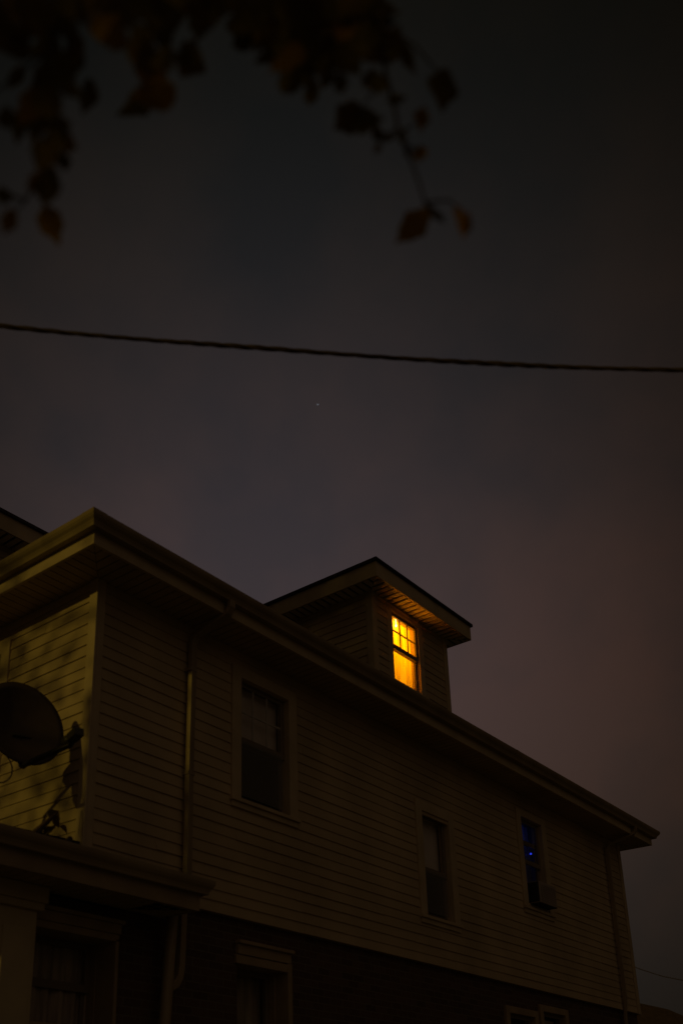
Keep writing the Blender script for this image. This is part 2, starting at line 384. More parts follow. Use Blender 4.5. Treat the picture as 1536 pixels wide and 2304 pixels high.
# ------------------------------------------------------------------ windows
def window(T, gl, zm, cw=(.14, .14, .13), sill=.07, rail=.035, depth=.0, muntin=True, screen=False, name='window', upper_d=-.045, lower_d=-.085,
           raised=0.0, crown=False, stool=True, pane='glass', ct=.032, trim='trim'):
    """gl = visible glass (u0,u1,z0,z1); casing round the opening, two sashes with panes"""
    u0, u1, z0, z1 = gl[0]-ST, gl[1]+ST, gl[2]-ST, gl[3]+ST
    dp = depth
    c = MB(T)
    c.box(u0-cw[0], u0, -.012-dp, .03-dp if dp else ct, z0-.02, z1+cw[2]); c.box(u1, u1+cw[1], -.012-dp, .03-dp if dp else ct, z0-.02, z1+cw[2])
    c.box(u0, u1, -.012-dp, .029-dp if dp else ct-.001, z1, z1+cw[2])
    # jamb lining
    for (a, b) in ((u0-.02, u0-.0005), (u1+.0005, u1+.02)): c.box(a, b, -.14-dp, -.0125-dp, z0, z1)
    c.box(u0-.02, u1+.02, -.14-dp, -.0125-dp, z1+.0005, z1+.02)
    if crown: c.box(u0-cw[0]-.03, u1+cw[1]+.03, -.005-dp, .07-dp, z1+cw[2], z1+cw[2]+.045)
    w = c.build(name, M[trim], house, bevel=.004)
    s = MB(T); s.box(u0-cw[0]-.02, u1+cw[1]+.02, -.14-dp, .055-dp, z0-.02-sill*.55, z0-.02); s.box(u0-cw[0], u1+cw[1], -.012-dp, .03-dp, z0-.02-sill*1.4, z0-.021-sill*.55)
    if stool: s.build('sill', M[trim], w, bevel=.004)
    us = MB(T); us.frame(u0+.001, u1-.001, upper_d-.03-dp, upper_d-dp, zm-rail, z1-.001, ST, ST, rail*2, ST)
    if muntin:
        zmid = (zm+rail+z1-ST)/2; mb = MB(T)
        for i in (1, 2):
            x = gl[0]+(gl[1]-gl[0])*i/3; mb.box(x-.008, x+.008, upper_d-.022-dp, upper_d-.006-dp, zm+rail, z1-ST)
        mb.box(u0+ST, u1-ST, upper_d-.0215-dp, upper_d-.0065-dp, zmid-.009, zmid+.009)
    us.build('upper_sash', M['sash'], w, bevel=.002)
    if muntin: mb.build('muntin', M['bar'] if not depth and pane == 'glass' else M['sash'], w)
    ls = MB(T); ls.frame(u0+.001, u1-.001, lower_d-.03-dp, lower_d-dp, z0+.001+raised, zm+rail+raised, ST, ST, ST+.01, rail*2); ls.build('lower_sash', M['sash'], w, bevel=.002)
    p = MB(T); p.quad((gl[0]-.01, upper_d-.014-dp, zm), (gl[1]+.01, upper_d-.014-dp, zm), (gl[1]+.01, upper_d-.014-dp, z1-.02), (gl[0]-.01, upper_d-.014-dp, z1-.02)); p.build('pane', M[pane], w)
    p = MB(T); p.quad((gl[0]-.01, lower_d-.014-dp, z0+.02+raised), (gl[1]+.01, lower_d-.014-dp, z0+.02+raised), (gl[1]+.01, lower_d-.014-dp, zm+raised), (gl[0]-.01, lower_d-.014-dp, zm+raised)); p.build('pane', M[pane], w)
    if screen:
        q = MB(T); q.quad((gl[0], -.03-dp, gl[2]), (gl[1], -.03-dp, gl[2]), (gl[1], -.03-dp, zm-.005), (gl[0], -.03-dp, zm-.005)); q.build('insect_screen', M['screen'], w)
    return w
def room(T, u0, u1, d0, d1, z0, z1, mat, name='room_lining'):
    b = MB(T)
    b.quad((u0,d0,z0),(u1,d0,z0),(u1,d1,z0),(u0,d1,z0)); b.quad((u0,d0,z1),(u1,d0,z1),(u1,d1,z1),(u0,d1,z1))
    b.quad((u0,d1,z0),(u1,d1,z0),(u1,d1,z1),(u0,d1,z1))
    b.quad((u0,d0,z0),(u0,d1,z0),(u0,d1,z1),(u0,d0,z1)); b.quad((u1,d0,z0),(u1,d1,z0),(u1,d1,z1),(u1,d0,z1))
    return b.build(name, mat, house)
def label_last(o, s): o['label'] = s; return o

w = window(LW, W1, 1.915, screen=True); w['label'] = 'broad unlit window with grid upper sash beside the downspout'
room(LW, 1.6, 3.1, -.16, -2.2, .6, 2.8, M['interior'])
w = window(LW, W2, 1.21, muntin=False, screen=True); w['label'] = 'narrow unlit window in the middle of the long wall'
room(LW, 5.1, 6.5, -.16, -2.2, .1, 2.6, M['interior'])
w = window(LW, W3, 1.89, cw=(.14, .14, .10), muntin=False, raised=.315); w['label'] = 'window with faint blue glow and raised lower sash'
room(LW, 7.6, 9.6, -.16, -2.2, .4, 2.75, M['interior'])
w = window(FR, (1.47, 2.1, 1.15, 2.52), 1.85, muntin=True)
room(FR, 1.1, 2.5, -.16, -2.0, .6, 2.8, M['interior'])
# ground floor windows, set deep in the brick
w = window(LW, (2.10, 2.70, -1.95, -.48), -1.20, cw=(.02, .02, .02), depth=.21, muntin=False, trim='lowtrim')
lin = MB(LW); a, b, c, e = FW1
lin.box(b-.006, b+.06, -.21, -.015, c, e); lin.box(a-.04, b+.06, -.20, -.02, e-.09, e-.006); lin.box(a-.02, b+.045, -.06, -.01, e+.0, e+.10); lin.box(a-.03, b+.065, -.06, .02, e+.10, e+.135)
lin.build('window_surround', M['lowtrim'], w, bevel=.004)
room(LW, 1.7, 3.1, -.36, -2.2, -2.4, -.3, M['interior'])
for (o_, g_) in ((FW2, (7.50, 8.13, -1.8, -.44)), (FW3, (8.50, 9.1, -1.8, -.33))):
    w = window(LW, g_, -1.1, cw=(.10, .10, .09), depth=.04, muntin=False, trim='lowtrim')
    room(LW, o_[0], o_[1], -.24, -2.0, -2.2, -.2, M['interior'])
slat = MB(LW)
for k in range(12):
    z = -.36-.075*k
    slat.quad((8.50, -.18, z), (9.10, -.18, z), (9.10, -.215, z-.055), (8.50, -.215, z-.055))
bl = slat.build('slatted_blind', M['blind'], base=(8.8, .2, H0-.8)); tag(bl, 'pale slatted blind in the rightmost ground floor window at the bottom edge', 'window blind')

# blinds behind the upper sashes
def blind(u0, u1, z0, z1, lab):
    b = MB(LW); b.quad((u0, -.145, z0), (u1, -.145, z0), (u1, -.145, z1), (u0, -.145, z1)); b.tube([(u0, -.135, z1-.01), (u1, -.135, z1-.01)], .012, 8); b.box(u0, u1, -.15, -.14, z0-.015, z0-.001)
    o = b.build('roller_blind', M['blind'], base=((u0+u1)/2, .145, H0+z0)); tag(o, lab, 'window blind')
blind(2.01, 2.78, 1.90, 2.56, 'pale blind drawn down behind the upper sash of the window nearest the downspout')
blind(5.47, 6.10, 1.20, 1.94, 'pale blind drawn to half height in the narrow middle window')

# curtains
def curtain(name, T, u0, u1, z0, z1, d, folds, amp, mat, lab, cat='curtain', nz=1, seed=0):
    b = MB(T); n = folds*10; rnd = random.Random(seed); ph = [rnd.uniform(0, 6.28) for _ in range(4)]
    rows = []
    for k in range(nz+1):
        z = z1+(z0-z1)*k/nz
        rows.append(b.add([(u0+(u1-u0)*i/n, d+amp*(math.sin(2*math.pi*folds*i/n+ph[0]+.25*k/nz)+.5*math.sin(2*math.pi*folds*.47*i/n+ph[1])), z) for i in range(n+1)]))
    for r0, r1 in zip(rows, rows[1:]):
        for i in range(n): b.f.append((r0+i, r0+i+1, r1+i+1, r1+i))
    p = T((u0+u1)/2, d, z0)
    o = b.build(name, mat, base=(p[0], p[1], p[2]+H0), smooth=True); return tag(o, lab, cat)
curtain('curtain', LW, 2.06, 2.74, -1.95, -.46, -.38, 5, .02, M['lace'], 'thin grey curtain behind the ground floor window below the broad upper window', seed=3)
curtain('curtain', LW, -.45, .42, -1.19, -.43, -.35, 6, .018, M['lace'], 'dim brown curtain behind the porch window at the lower left', seed=4)
curtain('curtain', LW, 8.25, 8.89, 1.24, 2.54, -.20, 5, .02, M['bluecloth'], 'pale curtain faintly lit blue inside the window over the air conditioner', seed=5)

# ------------------------------------------------------------------ dormers
def dormer(x0, x1, yd, zs, hd, od, T, back, lit):
    """T maps (u across, d outward from dormer front, z)"""
    path = lambda k: [(x0-k, -back), (x0-k, k), (x1+k, k), (x1+k, -back)]
    def P(f): return lambda k: [T(u, d, 0)[:2] for u, d in path(k)]
    w = MB()
    gl = lit
    siding(w, T, x0+.08, x1-.08, 3.3, zs, [hole(gl)])
    siding(w, lambda s, d, z: T(x0-d, s, z), -back, -.08, 3.3, zs)
    siding(w, lambda s, d, z: T(x1+d, s, z), -back, -.08, 3.3, zs)
    w.T = T; w.box(x0+.002, x1-.002, -.03, .0015, zs-.06, zs+.14)
    w.T = lambda s, d, z: T(x0-d, s, z); w.box(-back, -.03, -.03, .0015, zs-.06, zs+.14)
    w.T = lambda s, d, z: T(x1+d, s, z); w.box(-back, -.03, -.03, .0015, zs-.06, zs+.14)
    w.build('dormer_wall', M['siding'], house)
    for (x, sx) in ((x0, -1), (x1, 1)):
        b = MB(T)
        b.box(min(x, x-sx*.09), max(x, x-sx*.09), -.01, .024, 3.3, zs-.003)
        b.box(min(x+sx*.024, x-sx*.01), max(x+sx*.024, x-sx*.01), -.09, .0238, 3.3, zs-.004)
        b.build('corner_board', M['trim'], house, bevel=.004)
    f = MB(); f.sweep([(od-.025, zs-.004), (od, zs-.004), (od, zs+hd-.03), (od-.025, zs+hd-.03)], P(None), False, True); f.build('dormer_fascia', M['trim'], house)
    a = MB(); k_ = MB()
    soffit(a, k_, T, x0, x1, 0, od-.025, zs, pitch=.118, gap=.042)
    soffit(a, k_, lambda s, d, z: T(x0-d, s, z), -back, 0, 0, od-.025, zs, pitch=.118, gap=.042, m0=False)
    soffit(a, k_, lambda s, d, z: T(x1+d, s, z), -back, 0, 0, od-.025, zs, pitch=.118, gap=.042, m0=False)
    so = a.build('dormer_soffit', M['litsoffit'], house); k_.build('groove_backing', M['back'], so)
    r = MB(); e = od+.03; zt = zs+hd-.03
    r.sweep([(od-.1, zt), (e, zt), (e, zt+.045), (od-.1, zt+.06)], P(None), False, True)
    half = (x1-x0)/2+e; xm = (x0+x1)/2; pr = .30
    r.T = T
    p0 = (x0-e, e, zt+.045); p1 = (x1+e, e, zt+.045); ap = (xm, e-half, zt+.045+half*pr); bk = (xm, -back, zt+.045+half*pr); q0 = (x0-e, -back, zt+.045); q1 = (x1+e, -back, zt+.045)
    r.tri(p0, p1, ap); r.quad(p0, ap, bk, q0); r.quad(p1, ap, bk, q1); r.tri(q0, q1, bk)
    r.build('dormer_roof', M['shingle'], house)
YD = .5
DT = lambda u, d, z: (u, YD-d, z)
DG = (5.875, 6.475, 4.12, 5.115)
dormer(5.337, 7.312, YD, 5.284, .259, .299, DT, 4.2, DG)
FD = lambda u, d, z: (.5-d, u, z)
dormer(3.44, 5.40, .5, 5.284, .259, .299, FD, 4.0, (4.1, 4.74, 4.12, 5.12))
w = window(DT, DG, 4.625, cw=(.12, .12, .10), rail=.036, pane='clear', upper_d=-.010, lower_d=-.042, ct=.014); w['label'] = 'glowing yellow dormer window with six panes above one large pane'
window(FD, (4.1, 4.74, 4.12, 5.12), 4.625, cw=(.12, .12, .10), rail=.036)
room(DT, 5.42, 7.23, -.16, -2.6, 3.86, 5.27, M['attic'])
room(FD, 3.5, 5.3, -.16, -2.0, 3.86, 5.27, M['interior'])
curtain('curtain', DT, 5.80, 6.56, 4.02, 5.20, -.135, 6, .014, M['sheer'], 'glowing yellow sheer curtain hanging inside the lit dormer window', seed=8, nz=3)

# ------------------------------------------------------------------ porch on the street side
PX0, PX1, PO, PS = -2.0, .504, .46, -.165
pring = lambda k: [(PX1+k, -.004), (PX1+k, -k), (PX0-k, -k), (PX0-k, W+k), (0, W+k)]
f = MB(); f.sweep([(PO-.03, PS-.004), (PO, PS-.004), (PO, .08), (PO-.03, .08)], pring, False, True); f.build('porch_fascia', M['lowtrim'], house)
gp = MB(); gp.sweep(ogee(PO, .10, -.025, .10), pring); gp.build('porch_gutter', M['gutter'], house)
a = MB(); k_ = MB()
soffit(a, k_, LW, PX0, PX1, 0, PO-.03, PS)
soffit(a, k_, lambda u, d, z: (PX0-d, u, z), 0, W, 0, PO-.03, PS)
soffit(a, k_, lambda u, d, z: (PX1+d, u, z), -.40, -.004, 0, PO-.03, PS, m0=False, m1=False)
so = a.build('porch_soffit', M['soffit'], house); k_.build('groove_backing', M['back'], so)
r = MB(); kk = PO+.03
r.quad((PX1+kk, -kk, .075), (PX0-kk, -kk, .075), (PX0+.9, .02, .22), (PX1, .02, .22)); r.tri((PX1+kk, -kk, .075), (PX1+kk, .0, .075), (PX1, .0, .22))
r.quad((PX0-kk, -kk, .075), (PX0-kk, W+kk, .075), (.02, W+.0, .34), (.02, .02, .34)); r.quad((PX0-kk, -kk, .075), (PX0+.9, .02, .22), (.02, .02, .34), (.0, .02, .22))
r.build('porch_roof', M['shingle'], house)
pw = MB(LW); wall_with_holes(pw, PX0, .503, -H0, PS-.003, -.05, [PW], .10)
pw.T = lambda a, b, c: (a, b, c); pw.quad((PX0, .05, -H0), (PX0, W, -H0), (PX0, W, PS), (PX0, .05, PS))
pw.build('porch_wall', M['brick'], house)
w = window(LW, (-.40, .36, -1.14, -.505), -.83, cw=(.02, .02, .02), depth=.26, muntin=False, sill=.05, trim='lowtrim')
w['label'] = 'wide curtained porch window under the eave'
lin = MB(LW); a, b, c, e = PW
lin.box(b-.006, b+.03, -.27, .012, c, e+.02); lin.box(a-.03, b+.03, -.25, .012, e-.002, e+.06); lin.box(a-.03, b+.035, -.05, .03, e+.06, e+.145); lin.box(a-.04, b+.06, -.05, .055, e+.145, e+.18)
lin.box(a-.03, b+.03, -.2, .03, c-.07, c)
lin.build('window_surround', M['lowtrim'], w, bevel=.005)
room(LW, -.9, .8, -.42, -1.8, -2.0, PS-.01, M['interior'])
pc = MB(); pc.box(-.86, -.50, -.10, .14, -H0, -.36); pc.box(-.90, -.46, -.14, .16, -.36, -.30); pc.box(-.92, -.44, -.16, .18, -.30, PS-.004); pc.box(-.82, -.54, -.112, -.10, -2.6, -.5)
pc.build('porch_pilaster', M['paint_column'], house, bevel=.006)

# ------------------------------------------------------------------ satellite dish on the porch roof
DC = Vector((-.60, .148, 1.291)); az, el = R(-101.5), R(12.5); dr = .379
nn = Vector((math.cos(el)*math.cos(az), math.cos(el)*math.sin(az), math.sin(el)))
e1 = Vector((0, 0, 1)).cross(nn).normalized(); e2 = nn.cross(e1)
dish = empty('satellite_dish', (-1.0, .60, H0+.15))
tag(dish, 'dark round satellite dish standing on the porch roof, its arm pointing right', 'satellite dish')
b = MB(); rings = []
for i in range(9):
    q = i/8
    rings.append(b.add([tuple(DC+e1*(dr*q*math.cos(t))+e2*(dr*1.08*q*math.sin(t))+nn*(.075*(q*q-1))) for t in (2*math.pi*j/48 for j in range(48))]))
for a, c in zip(rings, rings[1:]):
    for j in range(48): b.f.append((a+j, a+(j+1) % 48, c+(j+1) % 48, c+j))
rb = b.add([tuple(DC+e1*(dr*1.012*math.cos(t))+e2*(dr*1.093*math.sin(t))-nn*.014) for t in (2*math.pi*j/48 for j in range(48))])
for j in range(48): b.f.append((rings[-1]+j, rings[-1]+(j+1) % 48, rb+(j+1) % 48, rb+j))
b.build('reflector', M['dish'], dish, smooth=True)
b = MB(); bot = DC-e2*(dr*1.05)
arm_end = bot+nn*.46-e2*.05+e1*.17
b.tube([tuple(bot-nn*.10+e2*.10), tuple(bot-nn*.05-e2*.02), tuple(bot+nn*.02-e2*.03), tuple(arm_end)], 1, rect=(.02, .014)); b.build('feed_arm', M['dishmetal'], dish)
b = MB(); h0 = arm_end+e2*.05-nn*.03
b.tube([tuple(h0-nn*.02), tuple(h0+nn*.03), tuple(h0+nn*.06)], [.058, .05, .034], 14)
b.tube([tuple(h0+nn*.06-e2*.004), tuple(h0+nn*.19-e2*.012)], 1, rect=(.042, .032)); b.tube([tuple(arm_end-nn*.02), tuple(h0+nn*.08)], .016, 8)
b.build('receiver', M['dishmetal'], dish)
b = MB(); foot = Vector((-1.0, .60, .15))
mt = DC-nn*.13-e2*.16
b.tube([tuple(foot), (foot.x, foot.y, foot.z+.78), (foot.x+.05, foot.y-.03, foot.z+.86), tuple(mt)], .024, 10); b.build('mast', M['dishmetal'], dish)
b = MB(); b.tube([tuple(DC-nn*.088-e2*.05), tuple(DC-nn*.17-e2*.1)], 1, rect=(.09, .07)); b.build('bracket', M['dishmetal'], dish)
b = MB()
for a in (0.4, 2.5, 4.6): b.tube([(foot.x+.34*math.cos(a), foot.y+.34*math.sin(a), foot.z+.01), (foot.x, foot.y, foot.z+.32)], .014, 6)
b.box(foot.x-.1, foot.x+.1, foot.y-.1, foot.y+.1, foot.z-.05, foot.z+.012); b.build('stand', M['dishmetal'], dish)
b = MB(); b.tube([(-.965+.20*math.cos(t), .02+.02*t, .78+.16*math.sin(t)) for t in (R(k) for k in range(-170, 171, 14))], .006, 6); b.build('coax_cable', M['cable'], dish)

# a clump of twigs and curled leaves on the porch gutter
def leaf(mb, P, A, B, curl=.25, wob=0.0):
    """P centre, A full length vector (stem to tip), B half width vector"""
    P = Vector(P); A = Vector(A); B = Vector(B); N = A.cross(B); N = N.normalized()*B.length if N.length > 1e-9 else Vector((0, 0, 1))*B.length
    prof = [(-.5, .03), (-.42, .50), (-.28, .90), (-.12, 1.0), (.06, .85), (.21, .56), (.35, .24), (.52, .0)]
    mid, lf, rt = [], [], []
    for t, w_ in prof:
        c = P+A*t+N*(curl*(1-4*t*t))
        jw = 1+wob*random.uniform(-1, 1)
        mid.append(tuple(c)); lf.append(tuple(c+B*(w_*jw)+N*(curl*w_*1.1))); rt.append(tuple(c-B*(w_*jw)+N*(curl*w_*.9)))
    m0 = mb.add(mid); l0 = mb.add(lf); r0 = mb.add(rt)
    for i in range(len(prof)-1):
        mb.f.append((m0+i, m0+i+1, l0+i+1, l0+i)); mb.f.append((m0+i, r0+i, r0+i+1, m0+i+1))
cl = empty('twig_clump', (-.66, -.42, H0+.09)); tag(cl, 'dark clump of twigs and dry leaves lying on the porch gutter below the dish', 'debris')
b = MB(); b.tube([(-.86, -.46, .12), (-.74, -.44, .24), (-.62, -.42, .36)], [.03, .022, .012], 6); b.tube([(-.80, -.40, .10), (-.66, -.40, .20), (-.58, -.40, .33)], [.012, .01, .006], 6)
b.tube([(-.55, -.42, .10), (-.48, -.42, .17), (-.44, -.40, .16)], [.02, .03, .01], 6); b.build('twig', M['bark'], cl)
b = MB()
for (p, a, q) in (((-.66, -.43, .33), (.10, 0, .09), (.03, .02, -.03)), ((-.60, -.42, .30), (.02, .02, .13), (.05, .01, 0)), ((-.56, -.43, .22), (.08, 0, -.06), (.02, .02, .03)), ((-.48, -.42, .13), (.1, .0, .05), (.02, .03, -.02)), ((-.70, -.44, .18), (.12, 0, .1), (.02, .02, -.03))): leaf(b, p, a, q, .3, .1)
b.build('dry_leaves', M['leaf'], cl)

# ------------------------------------------------------------------ air conditioner and indicator lamp
ac = empty('air_conditioner', (8.6, -.06, H0+1.22)); tag(ac, 'small window air conditioner jutting from the window with the blue light', 'air conditioner')
b = MB(LW); b.box(8.335, 8.875, -.35, .165, 1.235, 1.55); b.build('case', M['acbody'], ac, bevel=.008)
b = MB(LW)
for k in range(9): b.box(8.375, 8.835, .1655, .172, 1.27+.028*k, 1.285+.028*k)
b.build('grille', M['acbody'], ac)
b = MB(LW); b.box(8.328, 8.334, -.02, .155, 1.25, 1.54); b.build('side_shade', M['acdark'], ac)  # dark plate added to stand for shade on the left side
b = MB(LW); b.box(8.285, 8.333, -.10, -.08, 1.235, 1.56); b.build('side_panel', M['acdark'], ac)
b = MB(LW); b.box(8.34, 8.87, -.3, .16, 1.226, 1.234); b.build('base_pan', M['acdark'], ac)
b = MB(); b.ball((8.84, .155, 2.112), .016, 10, 8); led = b.build('indicator_light', M['led'], base=(8.84, .155, H0+2.112)); tag(led, 'tiny bright blue light glowing behind the raised sash', 'indicator light')

# glowing bulb seen through the dormer window
b = MB(); b.ball((6.083, .585, 5.055), .014, 12, 8, sz=1.5); b.tube([(6.083, .585, 5.075), (6.083, .585, 5.20)], .004, 6); bo = b.build('light_bulb', M['bulb'], base=(6.083, .575, H0+5.055)); tag(bo, 'small bright bulb hanging in the upper left of the lit dormer window', 'light bulb')

# ------------------------------------------------------------------ overhead cables and star
def cable(name, pts, r, strands, pitch, step, lab, cat):
    P = [Vector(p) for p in pts]; n = len(P)
    # smooth curve through the points (Catmull-Rom)
    out = []
    for i in range(n-1):
        p0 = P[max(0, i-1)]; p1 = P[i]; p2 = P[i+1]; p3 = P[min(n-1, i+2)]
        k = max(2, int((p2-p1).length/step))
        for j in range(k):
            t = j/k; out.append(.5*((2*p1)+(p2-p0)*t+(2*p0-5*p1+4*p2-p3)*t*t+(3*p1-p0-3*p2+p3)*t**3))
    out.append(P[-1])
    b = MB()
    if strands == 1: b.tube(out, r, 6)
    else:
        d = (P[-1]-P[0]).normalized(); u = d.orthogonal().normalized(); v = d.cross(u); s = 0
        cum = [0]
        for a, c in zip(out, out[1:]): cum.append(cum[-1]+(c-a).length)
        for k in range(strands):
            b.tube([p+(u*math.cos(2*math.pi*(q/pitch+k/strands)+.4*math.sin(q*3.1))+v*math.sin(2*math.pi*(q/pitch+k/strands)+.4*math.sin(q*3.1)))*r*(.85+.2*math.sin(q*4.3)) for p, q in zip(out, cum)], r, 7)
    o = b.build(name, M['cable'], z=0, smooth=True); return tag(o, lab, cat)
w0, w1, w2, w3 = [Vector(p)+Vector((0, 0, H0)) for p in ((-2.802,-2.345,2.467), (-1.65,-3.59,2.333), (-.917,-4.392,2.263), (-.059,-5.352,2.218))]
da = (w0-w1).normalized(); db = (w3-w2).normalized()
cable('overhead_cable', [w0+da*9+Vector((0,0,.9)), w0+da*3+Vector((0,0,.15)), w0, w1, w2, w3, w3+db*3+Vector((0,0,.10)), w3+db*9+Vector((0,0,.75))], .0082, 3, .42, .03, 'thick dark twisted cable sagging slightly across the whole sky', 'cable')
t0 = Vector((34.733, 8.445, 4.468+H0)); t1 = Vector((35.924, 7.307, 4.068+H0)); dt = (t1-t0)
cable('overhead_cable', [t0-dt*6+Vector((0,0,1.2)), t0, t1, t1+dt*6+Vector((0,0,-.4))], .018, 1, 1, 1.0, 'faint thin far cable low in the sky right of the house', 'cable')
sd = Vector((.621, .458, .636)); b = MB(); sp = Vector((-5.508, -6.669, 1.604))+sd*600
b.ball(tuple(sp), .30, 8, 6); st = b.build('star', M['star'], z=0, base=tuple(sp)); tag(st, 'single tiny pale star in the sky below the thick cable', 'star')

# ------------------------------------------------------------------ neighbouring house behind, at the right
nb = empty('neighbouring_house', (29, 4, 0)); tag(nb, 'dark brown neighbouring roof peeking out at the lower right corner', 'house')
b = MB(); b.box(22.5, 33, 1.2, 11, -H0, -.2); b.build('wall', M['nwall'], nb)
b = MB(); r0 = (23.6, 6.0, 2.50); r1 = (25.503, 4.336, 1.736)
e_ = -.25
b.quad((22.0, 8.0, 2.6), (24.953, 4.878, 1.892), (26.6, 1.0, e_), (22, .8, e_)); b.quad((24.953, 4.878, 1.892), (25.503, 4.336, 1.736), (27.4, .9, e_), (26.6, 1.0, e_))
b.tri((25.503, 4.336, 1.736), (27.0, 3.2, .75), (27.4, .9, e_)); b.quad((25.503, 4.336, 1.736), (27.0, 3.2, .75), (33.4, 11, e_), (24.953, 4.878, 1.892)); b.tri((27.0, 3.2, .75), (27.4, .9, e_), (33.4, 3, e_)); b.tri((27.0, 3.2, .75), (33.4, 3, e_), (33.4, 11, e_))
b.quad((22.0, 8.0, 2.6), (24.953, 4.878, 1.892), (33.4, 11, e_), (22, 12, e_))
b.build('roof', M['nroof'], nb)

